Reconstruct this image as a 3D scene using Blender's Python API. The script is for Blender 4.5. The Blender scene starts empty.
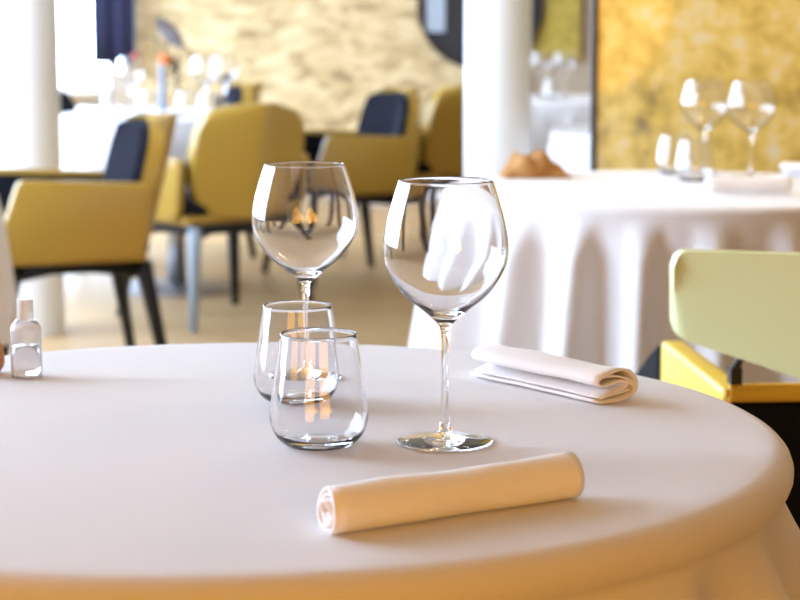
import bpy, bmesh, math, random
from mathutils import Vector, Matrix
random.seed(7)
S = bpy.context.scene
C = S.collection
PI = math.pi
TZ = 0.75                      # table height

# ------------------------------------------------------------------ materials
def mat(name, col, rough=0.6, metal=0.0, **kw):
    m = bpy.data.materials.new(name); m.use_nodes = True
    b = m.node_tree.nodes['Principled BSDF']
    b.inputs['Base Color'].default_value = (*col, 1)
    b.inputs['Roughness'].default_value = rough
    b.inputs['Metallic'].default_value = metal
    for k, v in kw.items():
        b.inputs[k.replace('_', ' ')].default_value = v
    return m
def nodes(m): return m.node_tree.nodes, m.node_tree.links, m.node_tree.nodes['Principled BSDF']
def ramp(N, stops):
    r = N.new('ShaderNodeValToRGB'); e = r.color_ramp.elements
    e[0].position, e[0].color = stops[0][0], (*stops[0][1], 1)
    e[1].position, e[1].color = stops[-1][0], (*stops[-1][1], 1)
    for p, c in stops[1:-1]:
        x = e.new(p); x.color = (*c, 1)
    return r
def bump(m, kind='noise', scale=200, strength=0.15, dist=0.002, **kw):
    N, L, b = nodes(m)
    tc = N.new('ShaderNodeTexCoord')
    t = N.new('ShaderNodeTexNoise' if kind == 'noise' else 'ShaderNodeTexVoronoi')
    t.inputs['Scale'].default_value = scale
    L.new(tc.outputs['Object'], t.inputs['Vector'])
    bp = N.new('ShaderNodeBump'); bp.inputs['Strength'].default_value = strength; bp.inputs['Distance'].default_value = dist
    L.new(t.outputs[0], bp.inputs['Height']); L.new(bp.outputs[0], b.inputs['Normal'])

M = {}
M['linen'] = mat('linen', (.73, .715, .715), .85, Sheen_Weight=.15); bump(M['linen'], scale=900, strength=.06, dist=.0006)
M['napkin'] = mat('napkin_linen', (.90, .89, .885), .85, Sheen_Weight=.15); bump(M['napkin'], scale=260, strength=.12, dist=.001)
M['tan_napkin'] = mat('tan_napkin', (.38, .175, .042), .8); bump(M['tan_napkin'], scale=120, strength=.2)
M['mustard'] = mat('mustard_leather', (.43, .27, .034), .42, Coat_Weight=.35, Coat_Roughness=.35); bump(M['mustard'], 'voronoi', 240, .08)
M['lime'] = mat('pale_yellow_leather', (.66, .73, .40), .42); bump(M['lime'], 'voronoi', 240, .08)
M['gold_rim'] = mat('amber_trim', (.62, .36, .03), .35)
M['gold_arm'] = mat('golden_leather', (.78, .55, .06), .38)
M['navy'] = mat('navy_upholstery', (.012, .012, .019), .9, Specular_IOR_Level=.12)
M['black'] = mat('black_upholstery', (.006, .006, .007), .9, Specular_IOR_Level=.12)
M['leg'] = mat('black_lacquer_leg', (.010, .011, .014), .3, Specular_IOR_Level=.3)
M['sky_reflect_leg'] = mat('blue_grey_leg', (.30, .37, .45), .3)
M['steel'] = mat('brushed_steel', (.42, .42, .44), .35, .9)
M['paint'] = mat('white_paint', (.80, .81, .82), .6)
M['wood_top'] = mat('table_board', (.42, .30, .18), .6)
M['frame'] = mat('black_metal', (.015, .015, .017), .4, .3)
M['curtain'] = mat('navy_curtain', (.022, .022, .045), .95, Specular_IOR_Level=.1)
M['dark_mirror'] = mat('dark_mirror', (.02, .022, .03), .15)
M['reflection_strip'] = mat('pale_blue_reflection', (.36, .42, .50), .4)
M['cap'] = mat('white_translucent_plastic', (.85, .88, .90), .3, Transmission_Weight=.35)
M['milky'] = mat('milky_clear_plastic', (.96, .97, .98), .12, Transmission_Weight=.82, IOR=1.3)
M['terracotta'] = mat('orange_wood', (.52, .20, .04), .45)
M['vase'] = mat('blue_grey_glaze', (.20, .25, .33), .3)
M['orange'] = mat('orange_petal', (.75, .20, .05), .6)
M['red'] = mat('red_petal', (.45, .05, .04), .6)
M['grey_leaf'] = mat('grey_leaf', (.20, .17, .17), .7)
M['twig'] = mat('dark_twig', (.06, .045, .03), .8)

def glass(name, ior=1.5, col=(1, 1, 1)):
    m = bpy.data.materials.new(name); m.use_nodes = True
    N, L = m.node_tree.nodes, m.node_tree.links
    N.remove(N['Principled BSDF'])
    g = N.new('ShaderNodeBsdfGlass'); g.inputs['IOR'].default_value = ior; g.inputs['Roughness'].default_value = 0
    g.inputs['Color'].default_value = (*col, 1)
    L.new(g.outputs[0], N['Material Output'].inputs['Surface'])
    return m
M['glass'] = glass('crystal', 1.5, (.985, .985, .99))
M['liquid'] = glass('clear_gel', 1.36, (.97, .98, 1))
def thin_pane(name):
    m = bpy.data.materials.new(name); m.use_nodes = True
    N, L = m.node_tree.nodes, m.node_tree.links
    N.remove(N['Principled BSDF'])
    t = N.new('ShaderNodeBsdfTransparent'); g = N.new('ShaderNodeBsdfGlossy'); g.inputs['Roughness'].default_value = .02
    lw = N.new('ShaderNodeLayerWeight'); lw.inputs['Blend'].default_value = .5
    pw = N.new('ShaderNodeMath'); pw.operation = 'POWER'; pw.inputs[1].default_value = 5; L.new(lw.outputs['Facing'], pw.inputs[0])
    f = N.new('ShaderNodeMath'); f.operation = 'MULTIPLY_ADD'; f.inputs[1].default_value = .96; f.inputs[2].default_value = .04; L.new(pw.outputs[0], f.inputs[0])
    x = N.new('ShaderNodeMixShader')
    L.new(f.outputs[0], x.inputs[0]); L.new(t.outputs[0], x.inputs[1]); L.new(g.outputs[0], x.inputs[2])
    L.new(x.outputs[0], N['Material Output'].inputs['Surface'])
    return m
M['pane'] = thin_pane('window_glass')
M['thin'] = M['glass']

# gilded panel: mottled leaf
def gilded(name, stops, scale, rough, metal, coat):
    m = mat(name, (.7, .5, .1), rough, metal, Coat_Weight=coat, Coat_Roughness=.05, Coat_IOR=1.9)
    N, L, b = nodes(m)
    tc = N.new('ShaderNodeTexCoord')
    def noise(sc, det, rg):
        n = N.new('ShaderNodeTexNoise'); n.inputs['Scale'].default_value = sc; n.inputs['Detail'].default_value = det; n.inputs['Roughness'].default_value = rg
        L.new(tc.outputs['Object'], n.inputs['Vector']); return n
    def math_(op, a, b):
        n = N.new('ShaderNodeMath'); n.operation = op
        for i, x in enumerate((a, b)):
            if isinstance(x, (int, float)): n.inputs[i].default_value = x
            else: L.new(x, n.inputs[i])
        return n.outputs[0]
    n1 = noise(scale, 6, .6); n2 = noise(scale*3.2, 4, .6)
    h = math_('ADD', math_('MULTIPLY', n1.outputs[0], .55), math_('MULTIPLY', n2.outputs[0], .45))
    h = math_('ADD', math_('MULTIPLY', math_('SUBTRACT', h, .5), 1.7), .5)
    r = ramp(N, stops); L.new(h, r.inputs[0]); L.new(r.outputs[0], b.inputs['Base Color'])
    bp = N.new('ShaderNodeBump'); bp.inputs['Strength'].default_value = .12; bp.inputs['Distance'].default_value = .004
    L.new(n1.outputs[0], bp.inputs['Height']); L.new(bp.outputs[0], b.inputs['Normal'])
    return m
M['gilded'] = gilded('gold_leaf_panel', [(.26, (.30, .22, .08)), (.38, (.58, .43, .10)), (.50, (.80, .61, .15)), (.60, (.86, .70, .26)), (.72, (.84, .78, .60))], 5.0, .5, .1, .6)
M['olive_gold'] = gilded('olive_gold_panel', [(.3, (.34, .26, .05)), (.5, (.52, .40, .07)), (.7, (.58, .46, .12))], 4, .5, .1, .1)
# flaked sandy wall
def flaked():
    m = mat('flaked_gold_plaster', (.7, .55, .3), .6)
    N, L, b = nodes(m)
    tc = N.new('ShaderNodeTexCoord'); mp = N.new('ShaderNodeMapping')
    mp.inputs['Rotation'].default_value = (0, -.5, 0); mp.inputs['Scale'].default_value = (1, 1, 2.1)
    L.new(tc.outputs['Object'], mp.inputs['Vector'])
    v = N.new('ShaderNodeTexVoronoi'); v.inputs['Scale'].default_value = 11; v.inputs['Randomness'].default_value = 1
    n = N.new('ShaderNodeTexNoise'); n.inputs['Scale'].default_value = 7; n.inputs['Detail'].default_value = 5
    L.new(mp.outputs[0], v.inputs['Vector']); L.new(mp.outputs[0], n.inputs['Vector'])
    sep = N.new('ShaderNodeSeparateColor'); L.new(v.outputs['Color'], sep.inputs[0])
    mx = N.new('ShaderNodeMath'); mx.operation = 'MULTIPLY_ADD'; mx.inputs[1].default_value = .45
    L.new(sep.outputs[0], mx.inputs[0]); 
    mh = N.new('ShaderNodeMath'); mh.operation = 'MULTIPLY'; mh.inputs[1].default_value = .62; L.new(n.outputs[0], mh.inputs[0])
    L.new(mh.outputs[0], mx.inputs[2])
    r = ramp(N, [(.2, (.30, .20, .09)), (.38, (.46, .33, .16)), (.55, (.60, .45, .23)), (.85, (.74, .60, .36))])
    L.new(mx.outputs[0], r.inputs[0]); L.new(r.outputs[0], b.inputs['Base Color'])
    bp = N.new('ShaderNodeBump'); bp.inputs['Strength'].default_value = .5; bp.inputs['Distance'].default_value = .02
    L.new(mx.outputs[0], bp.inputs['Height']); L.new(bp.outputs[0], b.inputs['Normal'])
    return m
M['flaked'] = flaked()
def floor_mat():
    m = mat('pale_oak_boards', (.6, .45, .28), .45)
    N, L, b = nodes(m)
    tc = N.new('ShaderNodeTexCoord'); mp = N.new('ShaderNodeMapping'); mp.inputs['Rotation'].default_value = (0, 0, 0)
    L.new(tc.outputs['Object'], mp.inputs['Vector'])
    br = N.new('ShaderNodeTexBrick'); br.inputs['Scale'].default_value = 1
    br.inputs['Brick Width'].default_value = 1.6; br.inputs['Row Height'].default_value = .16; br.inputs['Mortar Size'].default_value = .003
    br.inputs['Color1'].default_value = (.50, .335, .165, 1); br.inputs['Color2'].default_value = (.43, .28, .13, 1); br.inputs['Mortar'].default_value = (.36, .25, .13, 1)
    L.new(mp.outputs[0], br.inputs['Vector'])
    L.new(br.outputs['Color'], b.inputs['Base Color'])
    return m
M['floor'] = floor_mat()
M['warm_wall'] = mat('warm_plaster', (.26, .19, .11), .7)
M['grey_wall'] = mat('taupe_plaster', (.46, .38, .28), .7)

# ------------------------------------------------------------------ mesh helpers
def obj(name, bm, m, parent=None, smooth=True, loc=None, rz=0):
    me = bpy.data.meshes.new(name)
    bmesh.ops.recalc_face_normals(bm, faces=bm.faces)
    bm.to_mesh(me); bm.free()
    if smooth:
        for p in me.polygons: p.use_smooth = True
    me.materials.append(m)
    o = bpy.data.objects.new(name, me); C.objects.link(o)
    if parent: o.parent = parent
    if loc: o.location = loc
    o.rotation_euler.z = rz
    return o
def sharp(o, ang=35):
    me = o.data
    bm = bmesh.new(); bm.from_mesh(me)
    for e in bm.edges:
        if len(e.link_faces) == 2 and e.calc_face_angle(0) > math.radians(ang): e.smooth = False
    bm.to_mesh(me); bm.free(); return o
def thing(name, label, cat, loc=(0, 0, 0), rz=0, group=None):
    o = bpy.data.objects.new(name, None); C.objects.link(o)
    o.empty_display_size = .05
    o.location = loc; o.rotation_euler.z = rz
    return tag(o, label, cat, group)
def tag(o, label, cat, group=None):
    o['label'] = label; o['category'] = cat
    if group: o['group'] = group
    return o
def struct(o): o['kind'] = 'structure'; return o
def dup(root, loc, rz, label, group=None):
    r = root.copy(); C.objects.link(r); r.location = loc; r.rotation_euler.z = rz
    r['label'] = label
    if group: r['group'] = group
    for ch in list(root.children):
        c = ch.copy(); C.objects.link(c); c.parent = r
        for g in ch.children:
            d = g.copy(); C.objects.link(d); d.parent = c
    return r
def box(bm, x0, x1, y0, y1, z0, z1, mtx=None):
    v = [bm.verts.new(p) for p in ((x0,y0,z0),(x1,y0,z0),(x1,y1,z0),(x0,y1,z0),(x0,y0,z1),(x1,y0,z1),(x1,y1,z1),(x0,y1,z1))]
    for f in ((3,2,1,0),(4,5,6,7),(0,1,5,4),(1,2,6,5),(2,3,7,6),(3,0,4,7)): bm.faces.new([v[i] for i in f])
    if mtx: bmesh.ops.transform(bm, matrix=mtx, verts=v)
    return v
def boxo(name, m, b, parent=None, bev=0):
    bm = bmesh.new(); box(bm, *b)
    if bev: bmesh.ops.bevel(bm, geom=bm.edges[:], offset=bev, segments=2, profile=.7, affect='EDGES')
    return obj(name, bm, m, parent, smooth=False)
def lathe(pts, n=64, closed=False):
    """pts: (r, z) list; r==0 collapses to the axis."""
    bm = bmesh.new(); rings = []
    for r, z in pts:
        if r < 1e-6: rings.append([bm.verts.new((0, 0, z))])
        else: rings.append([bm.verts.new((r*math.cos(2*PI*i/n), r*math.sin(2*PI*i/n), z)) for i in range(n)])
    pr = list(zip(rings, rings[1:]))
    if closed: pr.append((rings[-1], rings[0]))
    for a, b in pr:
        for i in range(n):
            j = (i+1) % n
            if len(a) == 1 and len(b) == 1: continue
            if len(a) == 1: bm.faces.new((a[0], b[i], b[j]))
            elif len(b) == 1: bm.faces.new((a[i], a[j], b[0]))
            else: bm.faces.new((a[i], a[j], b[j], b[i]))
    return bm
def spline(pts, k=8):
    """Catmull-Rom through points."""
    out = []; P = [pts[0]] + list(pts) + [pts[-1]]
    for i in range(1, len(P)-2):
        p0, p1, p2, p3 = P[i-1:i+3]
        for s in range(k):
            t = s/k
            out.append(tuple(.5*((2*b)+(c-a)*t+(2*a-5*b+4*c-d)*t*t+(-a+3*b-3*c+d)*t**3) for a, b, c, d in zip(p0, p1, p2, p3)))
    out.append(tuple(pts[-1])); return out
def tube(bm, pts, rad, n=10):
    """round bar along points; rad number or list"""
    rings = []
    for i, p in enumerate(pts):
        p = Vector(p); a = Vector(pts[max(i-1, 0)]); b = Vector(pts[min(i+1, len(pts)-1)])
        d = (b-a).normalized(); u = d.cross(Vector((0, 0, 1)))
        if u.length < 1e-3: u = Vector((1, 0, 0))
        u.normalize(); w = d.cross(u); r = rad[i] if isinstance(rad, (list, tuple)) else rad
        rings.append([bm.verts.new(p + (u*math.cos(2*PI*k/n) + w*math.sin(2*PI*k/n))*r) for k in range(n)])
    for a, b in zip(rings, rings[1:]):
        for k in range(n): bm.faces.new((a[k], a[(k+1) % n], b[(k+1) % n], b[k]))
    bm.faces.new(rings[0]); bm.faces.new(rings[-1])
def sheet(bm, fA, fB, nu, nv):
    """closed slab between two surfaces fA(u,v), fB(u,v), u,v in 0..1"""
    ga = [[bm.verts.new(fA(i/nu, j/nv)) for j in range(nv+1)] for i in range(nu+1)]
    gb = [[bm.verts.new(fB(i/nu, j/nv)) for j in range(nv+1)] for i in range(nu+1)]
    for i in range(nu):
        for j in range(nv):
            bm.faces.new((ga[i][j], ga[i+1][j], ga[i+1][j+1], ga[i][j+1]))
            bm.faces.new((gb[i][j], gb[i][j+1], gb[i+1][j+1], gb[i+1][j]))
    for i in range(nu):
        for j in (0, nv): bm.faces.new((ga[i][j], gb[i][j], gb[i+1][j], ga[i+1][j]))
    for j in range(nv):
        for i in (0, nu): bm.faces.new((ga[i][j], ga[i][j+1], gb[i][j+1], gb[i][j]))
def rounded(poly, r, k=5):
    out = []; n = len(poly)
    for i in range(n):
        p0, p, p2 = (Vector(poly[q % n]) for q in (i-1, i, i+1))
        rr = r[i] if isinstance(r, (list, tuple)) else r
        a = p + (p0-p).normalized()*rr; b = p + (p2-p).normalized()*rr
        for s in range(k+1):
            t = s/k; out.append(tuple((1-t)**2*a + 2*t*(1-t)*p + t*t*b))
    return out
def prism(bm, poly, x0, x1, bev=.006):
    """poly in (y,z) extruded along x with bevelled rims"""
    c = Vector((sum(p[0] for p in poly)/len(poly), sum(p[1] for p in poly)/len(poly)))
    def ring(x, ins):
        vs = []
        for p in poly:
            d = (c-Vector(p)); d = d.normalized()*ins
            vs.append(bm.verts.new((x, p[0]+d.x, p[1]+d.y)))
        return vs
    s = 1 if x1 > x0 else -1
    R = [ring(x0, bev), ring(x0+s*bev*.3, bev*.3), ring(x0+s*bev, 0), ring(x1-s*bev, 0), ring(x1-s*bev*.3, bev*.3), ring(x1, bev)]
    n = len(poly)
    for a, b in zip(R, R[1:]):
        for i in range(n): bm.faces.new((a[i], a[(i+1) % n], b[(i+1) % n], b[i]))
    bm.faces.new(R[0]); bm.faces.new(R[-1])

# ------------------------------------------------------------------ camera (90 mm, looking slightly down)
CAMZ = 1.135; F = 2000.0; HOR = 22.0
TH = math.atan((300-HOR)/F)
cam = bpy.data.cameras.new('camera'); co = bpy.data.objects.new('camera', cam); C.objects.link(co)
co.location = (0, 0, CAMZ); co.rotation_euler = (PI/2-TH, 0, 0)
cam.lens = F*36/800; cam.sensor_width = 36; cam.clip_start = .05
cam.dof.use_dof = True; cam.dof.focus_distance = 1.88; cam.dof.aperture_fstop = 7.8
S.camera = co
def at(px, py, z):
    """floor-plan position of the place seen at a pixel, at height z"""
    d = Vector(((px-400)/F, 1, (300-py)/F))
    d = Vector((d.x, d.y*math.cos(TH)+d.z*math.sin(TH), -d.y*math.sin(TH)+d.z*math.cos(TH)))
    t = (z-CAMZ)/d.z
    return Vector((d.x*t, d.y*t, z))
def px_x(px, y): return (px-400)/F*y

# ------------------------------------------------------------------ the room
XL, XR, YF, YB, ZC = -3.1, 4.2, -4.0, 12.5, 3.0
struct(boxo('floor', M['floor'], (XL, XR, YF, YB, -.1, 0)))
M['ceiling'] = mat('warm_ceiling_board', (.52, .43, .31), .7)
struct(boxo('ceiling', M['ceiling'], (XL, XR, YF, YB, ZC, ZC+.1)))
struct(boxo('wall_right', M['warm_wall'], (XR, XR+.15, YF, YB, 0, ZC)))
struct(boxo('wall_front', M['warm_wall'], (XL, XR, YF-.15, YF, 0, ZC)))
WZ0, WZ1 = .70, 2.90
SPANS = [(2.3, 4.6), (5.0, 8.2), (8.8, 12.1)]
bm = bmesh.new()
box(bm, XL-.15, XL, YF, YB+.15, 0, WZ0); box(bm, XL-.15, XL, YF, YB+.15, WZ1, ZC)
e = [YF] + [v for s in SPANS for v in s] + [YB+.15]
for a, b in zip(e[0::2], e[1::2]): box(bm, XL-.15, XL, a, b, WZ0, WZ1)
struct(obj('wall_left', bm, M['paint'], smooth=False))
BX0, BX1 = -2.95, -1.80        # window in the back wall
bm = bmesh.new()
box(bm, XL, BX0, YB, YB+.15, 0, ZC); box(bm, BX0, BX1, YB, YB+.15, 0, WZ0-.02); box(bm, BX0, BX1, YB, YB+.15, WZ1, ZC)
box(bm, BX1, -1.62, YB, YB+.15, 0, ZC)
struct(obj('wall_back', bm, M['grey_wall'], smooth=False))
struct(boxo('wall_rear', M['flaked'], (-1.62, .80, YB-.03, YB+.15, 0, ZC)))
struct(boxo('wall_alcove', M['grey_wall'], (.80, XR, YB, YB+.15, 0, ZC)))
def window(n, axis, a, b, fixed):
    w = bpy.data.objects.new('window_%d' % n, None); C.objects.link(w); struct(w)
    bm = bmesh.new(); t = .035; k = 3 if b-a > 2 else 1
    cuts = [a + (b-a)*i/k for i in range(k+1)]
    def bx(u0, u1, z0, z1):
        if axis == 'x': box(bm, u0, u1, fixed, fixed+.05, z0, z1)
        else: box(bm, fixed-.05, fixed, u0, u1, z0, z1)
    bx(a, b, WZ0, WZ0+t); bx(a, b, WZ1-t, WZ1)
    for c in cuts: bx(max(a, c-t/2), min(b, c+t/2), WZ0+t, WZ1-t)
    obj('window_frame', bm, M['paint'], w, smooth=False)
    bm = bmesh.new()
    if axis == 'x': box(bm, a, b, fixed+.02, fixed+.026, WZ0+t, WZ1-t)
    else: box(bm, fixed-.03, fixed-.024, a, b, WZ0+t, WZ1-t)
    obj('pane', bm, M['pane'], w, smooth=False)
    # sky portal
    l = bpy.data.lights.new('sky_portal', 'AREA'); l.shape = 'RECTANGLE'; l.size = b-a; l.size_y = WZ1-WZ0
    l.cycles.is_portal = True
    lo = bpy.data.objects.new('sky_portal', l); C.objects.link(lo)
    if axis == 'x':
        lo.location = ((a+b)/2, fixed+.12, (WZ0+WZ1)/2); lo.rotation_euler = (-PI/2, 0, 0)
    else:
        lo.location = (fixed-.12, (a+b)/2, (WZ0+WZ1)/2); lo.rotation_euler = (PI/2, 0, -PI/2)
    return w
for i, (a, b) in enumerate(SPANS): window(i+1, 'y', a, b, XL-.05)
window(4, 'x', BX0, BX1, YB+.04)
struct(boxo('trim_1', M['wood_top'], (BX0, BX1, YB-.06, YB+.04, WZ0-.03, WZ0)))
struct(boxo('baseboard_back', M['paint'], (-1.62, .80, YB-.045, YB-.03, 0, .09)))

# round columns
def column(px, y, r, n):
    bm = lathe([(0, 0), (r, 0), (r, ZC), (0, ZC)], 48)
    o = sharp(obj(n, bm, M['paint'], loc=(px_x(px, y), y, 0))); return o
struct(column(27, 7.3, .125, 'pillar_1')); struct(column(497.5, 7.3, .121, 'pillar_2'))

# navy curtain in front of the back window
cx0, cx1 = px_x(95, 12.3), px_x(137, 12.3)
bm = bmesh.new()
def cur(off):
    def f(u, v):
        x = cx0 + (cx1-cx0)*u
        z0 = .885 - .05*max(0, (u-.45)/.55)
        return (x, 12.3 + off + .008*math.sin(u*PI*5), z0 + (ZC-.02-z0)*v)
    return f
sheet(bm, cur(0), cur(.012), 30, 6)
tag(obj('curtain', bm, M['curtain']), 'dark navy curtain hanging beside the bright far window', 'curtain')

# round mirror on the back wall
c = Vector((px_x(480, 12.4), 12.44, 1.135+ (22-6)/F*12.4)); r = .39
t = thing('wall_mirror', 'large round dark mirror on the textured gold wall behind the pillar', 'mirror', c)
def disc_y(rp, n=72):
    bm = lathe(rp, n); bmesh.ops.rotate(bm, verts=bm.verts, matrix=Matrix.Rotation(PI/2, 3, 'X')); return bm
sharp(obj('frame', disc_y([(r-.02, 0), (r-.02, .035), (r, .035), (r, -.02), (r-.02, -.02)], 72), M['frame'], t))
sharp(obj('mirror_glass', disc_y([(0, .005), (r-.02, .005), (r-.02, -.015), (0, -.015)]), M['dark_mirror'], t))
b_ = boxo('mirror_reflection', M['reflection_strip'], (-.37+.035, -.37+.15, -.02, -.006, -.16, .16), t)  # flat coloured strip standing in for a pillar reflected in the glass
b_['label'] = 'pale blue-grey strip painted as a pillar reflection'

# olive gold board in the alcove
x0, x1 = px_x(531, 12.45), px_x(578, 12.45)
tag(boxo('wall_panel', M['olive_gold'], (x0, x1, 12.44, 12.50, .90, 2.5), bev=.005), 'olive gold mottled panel hanging on the far alcove wall', 'wall panel')

# gilded partition behind the right table
PY = 5.75
t = thing('partition_screen', 'mottled gold leaf partition screen with a slim black upright at its end', 'screen', (px_x(593, PY), PY, 0))
boxo('panel', M['gilded'], (.008, 2.2, -.006, .006, .06, 2.6), t)
bm = bmesh.new(); box(bm, -.008, .008, -.015, .015, 0, 2.62); obj('post', bm, M['frame'], t, smooth=False)
bm = bmesh.new(); box(bm, 2.2, 2.216, -.015, .015, 0, 2.62); obj('post', bm, M['frame'], t, smooth=False)
boxo('rail', M['frame'], (.008, 2.2, -.015, .015, .03, .06), t); boxo('rail', M['frame'], (.008, 2.2, -.015, .015, 2.6, 2.62), t)
boxo('foot', M['frame'], (-.03, .05, -.12, .12, 0, .012), t); boxo('foot', M['frame'], (2.15, 2.23, -.12, .12, 0, .012), t)

# ------------------------------------------------------------------ tables and cloths
def cloth_bm(R, hem, flare, nf, amp, seed, edge=.018, over=100):
    rnd = random.Random(seed)
    ph = [rnd.uniform(0, 2*PI) for _ in range(6)]
    def fold(a):
        w = a*nf + 1.3*math.sin(3*a+ph[0]) + .9*math.sin(5*a+ph[1])
        f = math.cos(w)
        f = math.copysign(abs(f)**.8, f)
        return f*(.75 + .25*math.sin(2*a+ph[2])) + .35*math.sin(2.1*w+ph[3])*.6
    prof = [(R*.25*i, 0, 0) for i in range(1, 4)] + [(R-edge-.05, 0, 0), (R-edge-.015, 0, 0)]
    for i in range(9):
        q = math.radians(over)*i/8; prof.append((R-edge+edge*math.sin(q), -(edge-edge*math.cos(q)), 0))
    r0, e0 = prof[-1][0], -prof[-1][1]; nd = 26; H = TZ-hem-e0
    for i in range(1, nd+1):
        tt = (i/nd)**1.25; prof.append((r0+flare*tt, -e0-H*tt, tt))
    bm = bmesh.new(); n = 420; rings = []
    for r, z, t in prof:
        g = min(1, t*4.5)**1.1*(.5+.5*t)
        rings.append([])
        for i in range(n):
            a = 2*PI*i/n
            rr = r + amp*g*(fold(a)+.25)
            zz = z + (0 if t == 0 else .006*t*math.sin(7*a+ph[4]))
            rings[-1].append(bm.verts.new((rr*math.cos(a), rr*math.sin(a), zz)))
    cv = bm.verts.new((0, 0, 0))
    for i in range(n): bm.faces.new((cv, rings[0][i], rings[0][(i+1) % n]))
    for a, b in zip(rings, rings[1:]):
        for i in range(n): bm.faces.new((a[i], b[i], b[(i+1) % n], a[(i+1) % n]))
    return bm
def table(x, y, R, hem, flare, nf, amp, seed, lab_t, lab_c, edge=.018, over=100):
    t = thing('dining_table', lab_t, 'table', (x, y, 0))
    bm = lathe([(0, TZ-.032), (R-.03, TZ-.032), (R-.012, TZ-.027), (R-.006, TZ-.016), (R-.012, TZ-.0045), (R-.02, TZ-.0025), (0, TZ-.0025)], 96)
    sharp(obj('tabletop', bm, M['wood_top'], t))
    obj('pole', lathe([(0, .02), (.04, .02), (.038, .3), (.038, TZ-.034), (0, TZ-.034)], 32), M['steel'], t)
    sharp(obj('base', lathe([(0, 0), (.26, 0), (.26, .012), (.06, .03), (0, .03)], 64), M['steel'], t))
    cl = obj('tablecloth', cloth_bm(R, hem, flare, nf, amp, seed, edge, over), M['linen'], loc=(x, y, TZ))
    md = cl.modifiers.new('thickness', 'SOLIDIFY'); md.thickness = .0012; md.offset = -1
    return tag(cl, lab_c, 'tablecloth')
T1 = (-.166, 1.88, .534)
table(*T1, .30, .06, 15, .045, 3, 'round pedestal table under the nearest white cloth', 'white cloth over the nearest round table with wine glasses and napkins', .021, 160)
T2 = (px_x(676, 4.7), 4.7, .55)
table(*T2, .33, .05, 24, .042, 11, 'round pedestal table under the pleated cloth by the gold screen', 'white pleated cloth on the round table before the gold screen')
T3 = (px_x(175, 8.5), 8.5, .49)
table(*T3, .34, .035, 20, .022, 5, 'round table on a grey disc base behind the mustard chair', 'white cloth on the glass-laden table by the vase')
T4 = (px_x(-222, 5.0), 5.0, .53)
table(*T4, .33, .045, 22, .022, 21, 'round table mostly outside the picture at the left', 'white cloth fall just showing at the left edge of the picture')
T5 = (px_x(580, 10.2), 10.2, .53)
table(*T5, .33, .04, 22, .024, 31, 'round table far behind the thicker white pillar', 'white cloth on the farthest table, shaded in front, beyond the pillar')
T6 = (px_x(697, 7.2), 7.2, .53)
table(*T6, .33, .04, 22, .024, 41, 'round table half hidden behind the gold screen', 'bright white cloth corner between the pillar and the gold screen')

# ------------------------------------------------------------------ glassware
OZ = TZ + .0006
def wine_glass(x, y, label, group=None):
    t = thing('wine_glass', label, 'wine glass', (x, y, OZ), random.uniform(0, 6), group)
    out = spline([(.0046, .100), (.0062, .108), (.0185, .1195), (.0400, .1375), (.0540, .1590), (.0575, .178), (.0550, .198), (.0490, .220), (.0432, .238)], 6)
    inn = spline([(.0420, .238), (.0478, .220), (.0537, .198), (.0561, .178), (.0526, .1600), (.0385, .1398), (.0178, .1240), (.006, .1190), (.0, .1180)], 6)
    rim = [(.0430, .2388), (.0426, .2390), (.0422, .2388)]
    obj('bowl', lathe([(0, .1002)] + out + rim + inn, 72), M['thin'], t)
    obj('stem', lathe([(0, .0088)] + spline([(.0075, .0088), (.0048, .018), (.0036, .040), (.0034, .075), (.0038, .092), (.0046, .0999)], 6) + [(0, .0999)], 32), M['glass'], t)
    obj('foot', lathe([(0, 0)] + [(.040, 0), (.0446, .0006), (.0450, .0014), (.0440, .0022)] + spline([(.034, .0034), (.018, .0052), (.0075, .0086)], 5) + [(0, .0086)], 72), M['glass'], t)
    return t
def tumbler(x, y, label, group=None, h=1.0):
    o = obj('tumbler', lathe([(0, .0012), (.016, .0008)] + spline([(.024, 0), (.0310, .0018), (.040, .010), (.0450, .023), (.0445, .036), (.040, .066), (.0350, .099)], 6)
        + [(.0347, .0998), (.0341, .0998)] + spline([(.0338, .099), (.0387, .066), (.0431, .036), (.0435, .024), (.0388, .0120), (.030, .0065), (.016, .0048), (.0, .0045)], 6), 72),
        M['glass'], loc=(x, y, OZ))
    o.scale.z = h
    return tag(o, label, 'tumbler', group)
G1 = 'glassware on the nearest table'
p = at(445, 443, TZ); WG1 = wine_glass(p.x, p.y, 'larger-looking empty wine glass standing nearest, beside the rolled napkin', G1)
p = at(306, 379, TZ); WG2 = wine_glass(p.x, p.y, 'empty wine glass standing behind the two tumblers', G1)
p = at(319, 446, TZ); tumbler(p.x, p.y, 'front clear tumbler of the pair, overlapping the other one', G1, 1.045)
p = at(298, 402, TZ); tumbler(p.x, p.y, 'rear clear tumbler of the pair, before the wine glass', G1)

def place(fn, px, py, label, group):
    p = at(px, py, TZ); return fn(p.x, p.y, label, group)
WG1.scale.z = 1.015; WG2.scale.z = .978
G2 = 'glassware on the table before the gold screen'
place(wine_glass, 703, 175, 'blurred wine glass between the tumblers and the rolled napkin, before the gold screen', G2)
place(wine_glass, 750, 178, 'blurred wine glass farther from the tumblers, before the gold screen', G2)
place(tumbler, 674, 174, 'blurred tumbler standing alone nearest the tan napkin', G2)
place(tumbler, 694, 181, 'blurred tumbler just in front of a wine glass on the screen table', G2)
G3 = 'glassware on the table by the vase'
place(wine_glass, 131, 114.5, 'far wine glass standing before the navy curtain', G3)
place(wine_glass, 205, 113, 'far wine glass to the vase side of the mustard chair', G3)
place(wine_glass, 225, 112, 'far wine glass half above the mustard chair back', G3)
place(tumbler, 112, 114, 'far tumbler nearest the window on the vase table', G3)
place(tumbler, 148, 115.5, 'far tumbler just in front of the vase', G3)
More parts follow.
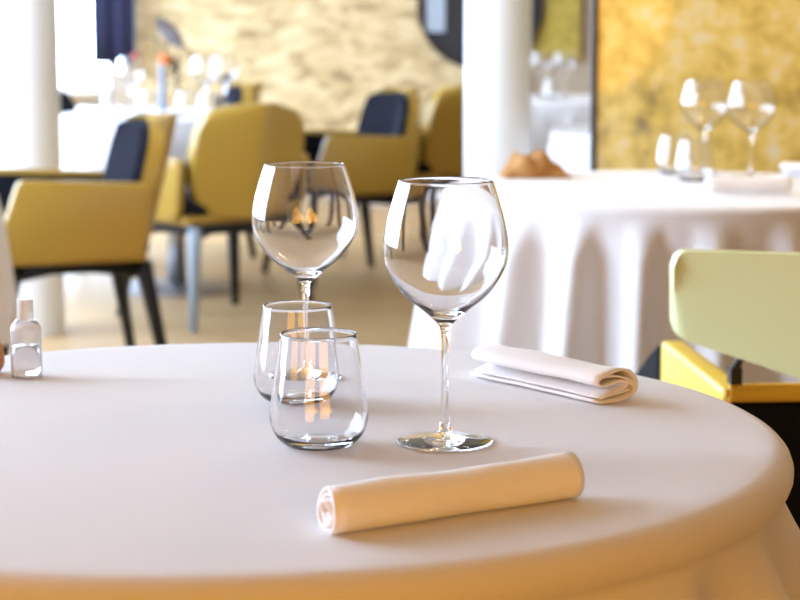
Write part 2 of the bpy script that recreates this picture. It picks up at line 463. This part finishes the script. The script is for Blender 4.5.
place(tumbler, 187, 116, 'far tumbler between the vase and the mustard chair', G3)
place(tumbler, 209, 117.5, 'far tumbler close against the mustard chair back', G3)
G4 = 'glassware on the farthest table'
place(wine_glass, 541, 98.5, 'tiny wine glass next to the pillar on the farthest table', G4)
place(wine_glass, 564, 98, 'tiny wine glass nearer the black upright on the farthest table', G4)
place(tumbler, 552, 99.5, 'tiny tumbler between two wine glasses on the farthest table', G4)

# sanitiser bottle
p = at(27, 377, TZ)
t = thing('pump_bottle', 'small clear plastic bottle with a white cap at the table edge', 'bottle', (p.x, p.y, OZ))
t.name = 'plastic_bottle'
ow = spline([(.0125, 0), (.0160, .0015), (.0168, .005), (.0168, .048), (.0162, .055), (.0110, .0625)], 5)
obj('body', lathe([(0, 0)] + ow + [(.0100, .0625)] + spline([(.0150, .0545), (.0156, .048), (.0156, .006), (.0130, .0018)], 5) + [(0, .0016)], 40), M['milky'], t)
obj('liquid', lathe([(0, .0019), (.0128, .0021), (.0153, .006), (.0153, .034), (.0, .034)], 40), M['liquid'], t)
sharp(obj('cap', lathe([(0, .0626), (.0088, .0626), (.0090, .064), (.0086, .084), (.0085, .0855), (0, .0855)], 36), M['cap'], t))

# wooden pot and tumbler cut by the left edge
p = at(-17, 374, TZ)
tag(obj('wooden_pot', lathe([(0, 0), (.016, 0)] + spline([(.018, .001), (.0235, .010), (.0235, .024), (.020, .034)], 5) + [(.018, .034)] + spline([(.021, .024), (.021, .010), (.014, .004)], 4) + [(0, .004)], 40), M['terracotta'], loc=(p.x, p.y, OZ)),
    'orange-brown wooden pot cut off by the left edge, before the small bottle', 'pot')

# ------------------------------------------------------------------ napkins
def extrude_path(path, length, thick, nseg=26, wob=.0012, seed=1, taper=None, close=False):
    """a folded cloth: path of (v, z) in cross-section, swept along local x; thickness from the path normal"""
    rnd = random.Random(seed); ph = [rnd.uniform(0, 6.28) for _ in range(8)]
    n = len(path); nrm = []
    for i in range(n):
        a = Vector(path[max(i-1, 0)]); b = Vector(path[min(i+1, n-1)]); d = (b-a)
        d = d.normalized() if d.length > 0 else Vector((1, 0)); nrm.append(Vector((-d.y, d.x)))
    L = [0]
    for i in range(1, n): L.append(L[-1] + (Vector(path[i])-Vector(path[i-1])).length)
    def f(off):
        def g(u, v):
            i = min(n-1, int(round(v*(n-1)))); p = Vector(path[i]) + nrm[i]*off
            x = -length/2 + length*u
            s = L[i]
            w = wob*(math.sin(9*u+ph[0]+s*60) + .6*math.sin(17*u+ph[1]-s*90))
            zz = p.y*(1 + w*16); 
            e = .003*math.sin(s*70+ph[2])*(1 if u > .97 or u < .03 else 0)
            return (x+e, p.x + w*.8, max(zz, .0002 + (.0 if off > 0 else 0)))
        return g
    bm = bmesh.new(); sheet(bm, f(thick/2), f(-thick/2), nseg, n-1)
    return bm
def roll_path(rx, rz, turns, gap):
    """flattened spiral resting on z=0"""
    pts = []; N = int(turns*40)
    for i in range(N+1):
        a = 2*PI*i/40; k = 1 - gap*(turns*2*PI-a)/(2*PI)
        k = max(k, .12)
        pts.append((rx*k*math.cos(a+3.9), rz + rz*k*math.sin(a+3.9)))
    return pts
def put(o, a, b):
    """lay local x from point a to point b"""
    m = (a+b)/2; o.location = (m.x, m.y, OZ + .0003); d = b-a; o.rotation_euler.z = math.atan2(d.y, d.x); return o
def put_t(o, a, b, label):
    put(o, a, b); return tag(o, label, 'napkin')
a = at(326, 534, TZ); b = at(571, 497, TZ)
path = roll_path(.0215, .0185, 3.2, .24)
o = obj('napkin', extrude_path(path, (b-a).length, .0026, seed=4, wob=.0010), M['napkin'])
put_t(o, a, b, 'white linen napkin rolled into a tube at the front of the table')
# folded double roll
def loop_fold():
    k = [(-.026, .0065), (-.012, .0098), (.006, .0125), (.014, .0165), (.006, .0195), (-.012, .0185), (-.024, .0190),   # inner faces of both lobes
         (-.029, .0245), (-.022, .0300), (-.004, .0325), (.014, .0300), (.025, .0215), (.027, .0135), (.020, .0060), (.004, .0022), (-.014, .0018), (-.027, .0022), (-.028, .0050)]
    return spline(k, 5)
a = at(489, 374, TZ); b = at(621, 403, TZ)
o = obj('napkin', extrude_path(loop_fold(), (b-a).length*.97, .0024, seed=9, wob=.0010), M['napkin'])
# inner plies seen at the open end
for q, pts in enumerate(([(-.024, .0245), (-.010, .0262), (.006, .0250), (.018, .0205), (.020, .0150)], [(-.022, .0050), (-.008, .0062), (.006, .0082), (.016, .0110)])):
    c_ = obj('ply', extrude_path(spline(pts, 5), (b-a).length*.95, .0018, seed=20+q, wob=.0008), M['napkin'], o)
put_t(o, a, b, 'white linen napkin folded double, lying behind the nearest wine glass')
# right table
a = at(707, 194, TZ); b = at(789, 194, TZ)
o = obj('napkin', extrude_path(roll_path(.022, .019, 3, .25), (b-a).length, .0026, seed=5), M['napkin']); put_t(o, a, b, 'white napkin rolled up on the table before the gold screen')
a = at(786, 176, TZ); b = at(850, 180, TZ)
o = obj('napkin', extrude_path(loop_fold(), (b-a).length, .0026, seed=6), M['napkin']); put_t(o, a, b, 'white folded napkin at the right edge, behind the blurred rolled one')
# tan crumpled napkin
bm = bmesh.new()
def heap(off):
    def f(u, v):
        x = (u-.5)*.165; y = (v-.5)*.12
        e = (max(0, 1-abs(2*u-1)**3.2)**.6)*(max(0, 1-abs(2*v-1)**3)**.6)
        h = .026 + .030*math.exp(-((u-.27)/.13)**2) + .034*math.exp(-((u-.62)/.17)**2) + .006*math.sin(u*21+v*6) + .005*math.sin(v*17-u*5)
        return (x + .006*math.sin(v*9), y + .006*math.sin(u*11), max(.0, e*h) + off)
    return f
sheet(bm, heap(.003), heap(.0004), 40, 26)
p = at(533, 177, TZ)
tag(obj('napkin', bm, M['tan_napkin'], loc=(p.x, p.y, OZ), rz=.1), 'crumpled tan-brown napkin on the table before the gold screen', 'napkin')
# vase table napkin
a = at(158, 121, TZ); b = at(192, 120.5, TZ)
for (a0, b0, lab, s) in (((86, 116), (110, 117.5), 'far white rolled napkin by the window on the vase table', 3),):
    a = at(*a0, TZ); b = at(*b0, TZ)
    o = obj('napkin', extrude_path(roll_path(.022, .019, 3, .25), (b-a).length+.08, .0026, seed=s), M['napkin']); put_t(o, a, b, lab)

# ------------------------------------------------------------------ flower arrangement on the vase table
p = at(163, 111, TZ)
t = thing('flower_vase', 'slim blue-grey vase with orange bloom, dark twigs and a big grey leaf', 'vase', (p.x, p.y, OZ))
obj('vase', lathe([(0, 0)] + spline([(.022, 0), (.017, .02), (.014, .10), (.015, .19), (.017, .205)], 5) + [(.013, .205), (.011, .10), (0, .01)], 28), M['vase'], t)
def leaf(a, b, w, th=.004):
    a, b = Vector(a), Vector(b); d = b-a; sd = d.cross(Vector((0, 1, 0))).normalized()
    bm = bmesh.new()
    def f(o):
        def g(u, v):
            k = w*math.sin(PI*min(1, u*.96+.02))**.7*(2*v-1)
            return a + d*u + sd*k + Vector((0, o + .02*math.sin(u*3) + .012*(2*v-1)**2, 0))
        return g
    sheet(bm, f(0), f(th), 14, 6); return bm
o = obj('leaf', leaf((-.025, 0, .405), (.085, .01, .270), .036), M['grey_leaf'], t); o['label'] = 'large grey leaf'
bm = bmesh.new()
tube(bm, spline([(0, 0, .19), (.008, 0, .25), (.03, 0, .30), (.06, .005, .31), (.11, 0, .27), (.15, 0, .20)], 4), .004, 6)
tube(bm, spline([(0, 0, .19), (.02, 0, .24), (.0, 0, .29), (-.05, 0, .32), (-.09, .005, .315)], 4), .0035, 6)
tube(bm, spline([(0, 0, .19), (-.02, 0, .26), (-.025, 0, .33), (-.02, 0, .40)], 4), .0035, 6)
obj('branch', bm, M['twig'], t)
def bloom(c, r, n=9):
    bm = bmesh.new(); bmesh.ops.create_icosphere(bm, subdivisions=3, radius=r)
    for v in bm.verts:
        a = math.atan2(v.co.y, v.co.x); v.co *= 1 + .22*math.sin(n*a)*math.cos(v.co.z/r) + .12*math.sin(5*v.co.z/r*2)
        v.co += Vector(c)
    return bm
o = obj('bloom', bloom((.012, -.01, .222), .026), M['orange'], t); o['label'] = 'orange bloom'
o = obj('bloom', bloom((-.115, 0, .235), .018), M['red'], t); o['label'] = 'red bloom'
bm = bmesh.new()
rnd = random.Random(3)
for i in range(26):
    c0 = Vector((.055+rnd.uniform(-.025, .03), rnd.uniform(-.02, .03), .06+.16*rnd.random()))
    tube(bm, [c0, c0+Vector((rnd.uniform(-.02, .02), rnd.uniform(-.01, .01), rnd.uniform(.01, .03)))], [.0075, .002], 6)
tube(bm, spline([(.005, 0, .2), (.03, 0, .235), (.055, 0, .2), (.06, 0, .06)], 5), .003, 6)
o = obj('foliage', bm, M['twig'], t); o['label'] = 'dark trailing foliage'

# ------------------------------------------------------------------ armchairs
def wback(v):
    k = [(0, .165), (.12, .200), (.35, .232), (.6, .243), (.8, .232), (.92, .205), (.98, .165), (1, .120)]
    for (a, x), (b, y) in zip(k, k[1:]):
        if v <= b: s = (v-a)/(b-a); s = s*s*(3-2*s)*.4 + s*.6; return x+(y-x)*s
    return k[-1][1]
def back_f(off, sc=1.0, lo=0.0, hi=1.0):
    def f(u, v):
        vv = lo + (hi-lo)*v; w = 2*u-1
        x = w*wback(vv)*sc
        y = -.232 + .085*abs(w)**1.15 - .105*vv + off
        z = .415 + .425*vv - .012*w*w*vv
        return (x, y, z)
    return f
ARM = rounded([(.285, .43), (.205, .655), (-.215, .635), (-.185, .405), (.20, .400)], [.03, .025, .03, .05, .06])
ARM_IN = [(y*.94+.006, .405+(z-.405)*.90+.006) for y, z in ARM]
def make_chair(x, y, rz, label, outer='mustard', leg='leg'):
    t = thing('armchair', label, 'chair', (x, y, 0), rz)
    bm = bmesh.new(); sheet(bm, back_f(-.034), back_f(.016), 24, 20)
    b = sharp(obj('backrest', bm, M[outer], t), 50)
    bm = bmesh.new(); sheet(bm, back_f(.0165, .94, .08, .96), back_f(.042, .89, .10, .94), 24, 16)
    c = sharp(obj('back_cushion', bm, M['navy'], b), 50); c['label'] = 'navy inner cushion'
    for s in (-1, 1):
        bm = bmesh.new(); prism(bm, ARM, s*.262, s*.296, .008)
        a = sharp(obj('armrest', bm, M[outer], t), 40)
        bm = bmesh.new(); prism(bm, ARM_IN, s*.2615, s*.240, .006)
        l = sharp(obj('arm_lining', bm, M['navy'], a), 40); l['label'] = 'navy lining'
    bm = bmesh.new()
    box(bm, -.238, .238, -.20, .27, .425, .475); bmesh.ops.bevel(bm, geom=bm.edges[:], offset=.02, segments=3, profile=.6, affect='EDGES')
    s_ = sharp(obj('seat', bm, M['navy'], t), 60); s_['label'] = 'navy seat cushion'
    bm = bmesh.new(); box(bm, -.26, .26, -.20, .26, .385, .424); bmesh.ops.bevel(bm, geom=bm.edges[:], offset=.015, segments=2, profile=.6, affect='EDGES')
    sharp(obj('seat_shell', bm, M[outer], t), 60)
    bm = bmesh.new(); box(bm, -.23, .23, -.21, .24, .352, .3845)
    for q in (-1, 1): tube(bm, [(q*.22, -.20, .35), (0, 0, .358), (-q*.22, .22, .35)], .024, 8)
    obj('frame', bm, M['leg'], t)
    for sx in (-1, 1):
        for (ya, yb) in ((-.20, -.26), (.22, .28)):
            bm = bmesh.new(); tube(bm, [(sx*.22, ya, .384), (sx*.222, ya, .34), (sx*.27, yb, 0)], [.026, .028, .016], 12)
            lg = 'leg'
            obj('leg', bm, M['leg'], t)
    return t
def face(x, y, tx, ty): return math.atan2(-(tx-x), ty-y)
# A: mustard chair at the vase table
xa = px_x(215, 7.66)
CH = make_chair(xa, 7.66, math.radians(38), 'mustard armchair with its back to us, drawn up to the vase table')
def more(px, y, rz, label):
    r = dup(CH, (px_x(px, y), y, 0), rz, label)
    return r
more(67, 6.45, math.radians(110), 'mustard armchair with navy back cushion, seen side-on by the near pillar')
more(344, 8.95, math.radians(116), 'mustard armchair seen side-on, farther back, its arm behind a wine glass')
more(420, 9.75, math.radians(52), 'pale-lit yellow armchair with its back to us beside the thicker pillar')
more(60, 9.2, face(px_x(60, 9.2), 9.2, T3[0], T3[1]), 'armchair facing us beside the window, behind the vase table')
more(190, 9.85, math.radians(106), 'armchair seen side-on behind the vase table, its back edge above the mustard chair')

for c in CH.children:                                   # its near black leg: sky reflection put into the colour as blue-grey
    if c.name.startswith('leg') and c.data.vertices[-1].co.x < 0 and c.data.vertices[-1].co.y < 0:
        c.data = c.data.copy(); c.data.materials.clear(); c.data.materials.append(M['sky_reflect_leg']); c['label'] = 'blue-grey leg'
# armchair with a raised back panel, at the right
t = thing('armchair', 'armchair with pale lime raised back panel and amber rim, cut by the right edge', 'chair', (.695, 3.0, 0), math.radians(4))
PATH = [(-.350, -.272), (-.190, -.385), (.350, -.272)]     # folded back panel: short wing, crease, long wing
def pback(off, ins=0):
    def f(u, v):
        k = .34
        if u <= k: q = u/k; a, b = PATH[0], PATH[1]
        else: q = (u-k)/(1-k); a, b = PATH[1], PATH[2]
        x = a[0]+(b[0]-a[0])*q; y = a[1]+(b[1]-a[1])*q
        c = q if u <= k else 1-q
        top = .831 + .006*c; bot = .706 - .040*c
        h = top-bot; r = .022
        dx = min(u/k*.196, (1-u)/(1-k)*.55)
        cut = r-math.sqrt(max(0, r*r-(r-dx)**2)) if dx < r else 0
        z0, z1 = bot+cut+ins, top-cut-ins
        x += .012*(1-v)*(1 if u < .5 else -1)*(1-c)
        return (x, y + off - .05*(v-.5), z0+(z1-z0)*v)
    return f
bm = bmesh.new(); sheet(bm, pback(-.015), pback(.015), 100, 16)
bmesh.ops.bevel(bm, geom=[e for e in bm.edges if len(e.link_faces) == 2 and e.calc_face_angle(0) > 1.2], offset=.006, segments=3, affect='EDGES')
bk = sharp(obj('backrest', bm, M['lime'], t), 50); bk['label'] = 'pale lime back panel'
for s in (-1, 1):
    bm = bmesh.new(); box(bm, s*.249-.008, s*.249+.008, -.262, -.24, .638, .662); tube(bm, [(s*.249, -.251, .66), (s*.252, -.305 if s > 0 else -.325, .70)], .006, 8)
    obj('bracket', bm, M['frame'], t, smooth=False)
    bm = bmesh.new(); prism(bm, rounded([(.205, .45), (.205, .622), (.30, .585), (.42, .53), (.42, .48), (.32, .45)], .012), s*.222, s*.264, .006)
    sharp(obj('arm_tip', bm, M['black'], t), 40)['label'] = 'black sloping arm tip'
for s in (-1, 1):
    poly = rounded([(.20, .43), (.20, .628), (-.235, .628), (-.235, .40), (.12, .40)], [.03, .012, .012, .03, .05])
    bm = bmesh.new(); prism(bm, poly, s*.225, s*.262, .007); sharp(obj('armrest', bm, M['gold_arm'], t), 40)['label'] = 'golden yellow arm panel'
bm = bmesh.new(); box(bm, -.262, .262, -.262, -.236, .613, .637); bmesh.ops.bevel(bm, geom=bm.edges[:], offset=.006, segments=2, affect='EDGES')
sharp(obj('back_rail', bm, M['gold_rim'], t), 40)['label'] = 'amber rail'
bm = bmesh.new(); box(bm, -.258, .258, -.258, -.237, .39, .6125); bmesh.ops.bevel(bm, geom=bm.edges[:], offset=.006, segments=2, affect='EDGES')
sharp(obj('shell', bm, M['black'], t), 40)['label'] = 'black upholstered shell'
bm = bmesh.new(); box(bm, -.222, .222, -.234, .30, .40, .54); bmesh.ops.bevel(bm, geom=bm.edges[:], offset=.02, segments=3, profile=.6, affect='EDGES')
sharp(obj('seat', bm, M['black'], t), 60)
for sx in (-1, 1):
    for (ya, yb) in ((-.20, -.26), (.20, .26)):
        bm = bmesh.new(); tube(bm, [(sx*.22, ya, .40), (sx*.222, ya, .34), (sx*.26, yb, 0)], [.022, .024, .014], 12); obj('leg', bm, M['leg'], t)

# ------------------------------------------------------------------ light
w = bpy.data.worlds.new('sky'); S.world = w; w.use_nodes = True
bg = w.node_tree.nodes['Background']; bg.inputs[0].default_value = (.575, .74, 1.0, 1); bg.inputs[1].default_value = 27
def lamp(loc, power, col, size, rot):
    l = bpy.data.lights.new('warm_light', 'AREA'); l.shape = 'DISK'; l.size = size; l.energy = power; l.color = col
    o = bpy.data.objects.new('warm_light', l); C.objects.link(o); o.location = loc; o.rotation_euler = rot
    return o
WARM = (1.0, .45, .045)
for x in (-1.25, .95):
    lamp((x, -1.5, 1.30), 48, WARM, 1.6, (PI/2, 0, 0))         # unseen warm area lights added as fill behind the photographer, no fixtures
lamp((1.5, 4.9, ZC-.03), 34, (1, .72, .36), .35, (0, 0, 0))  # unseen ceiling light added to brighten the gold screen
for (x, y) in ((3.2, 7.0), (1.5, 10.8), (-.6, 10.6)):
    lamp((x, y, ZC-.03), 9, (1, .78, .50), .35, (0, 0, 0))     # ceiling downlights

S.view_settings.view_transform = 'Standard'; S.view_settings.look = 'None'
S.view_settings.gamma = 1; S.view_settings.use_curve_mapping = False
S.view_settings.exposure = -.50
S.cycles.use_denoising = True
S.cycles.max_bounces = 16; S.cycles.transmission_bounces = 14; S.cycles.diffuse_bounces = 5; S.cycles.glossy_bounces = 6; S.cycles.transparent_max_bounces = 12
S.cycles.sample_clamp_indirect = 60
S.cycles.caustics_reflective = True; S.cycles.caustics_refractive = True
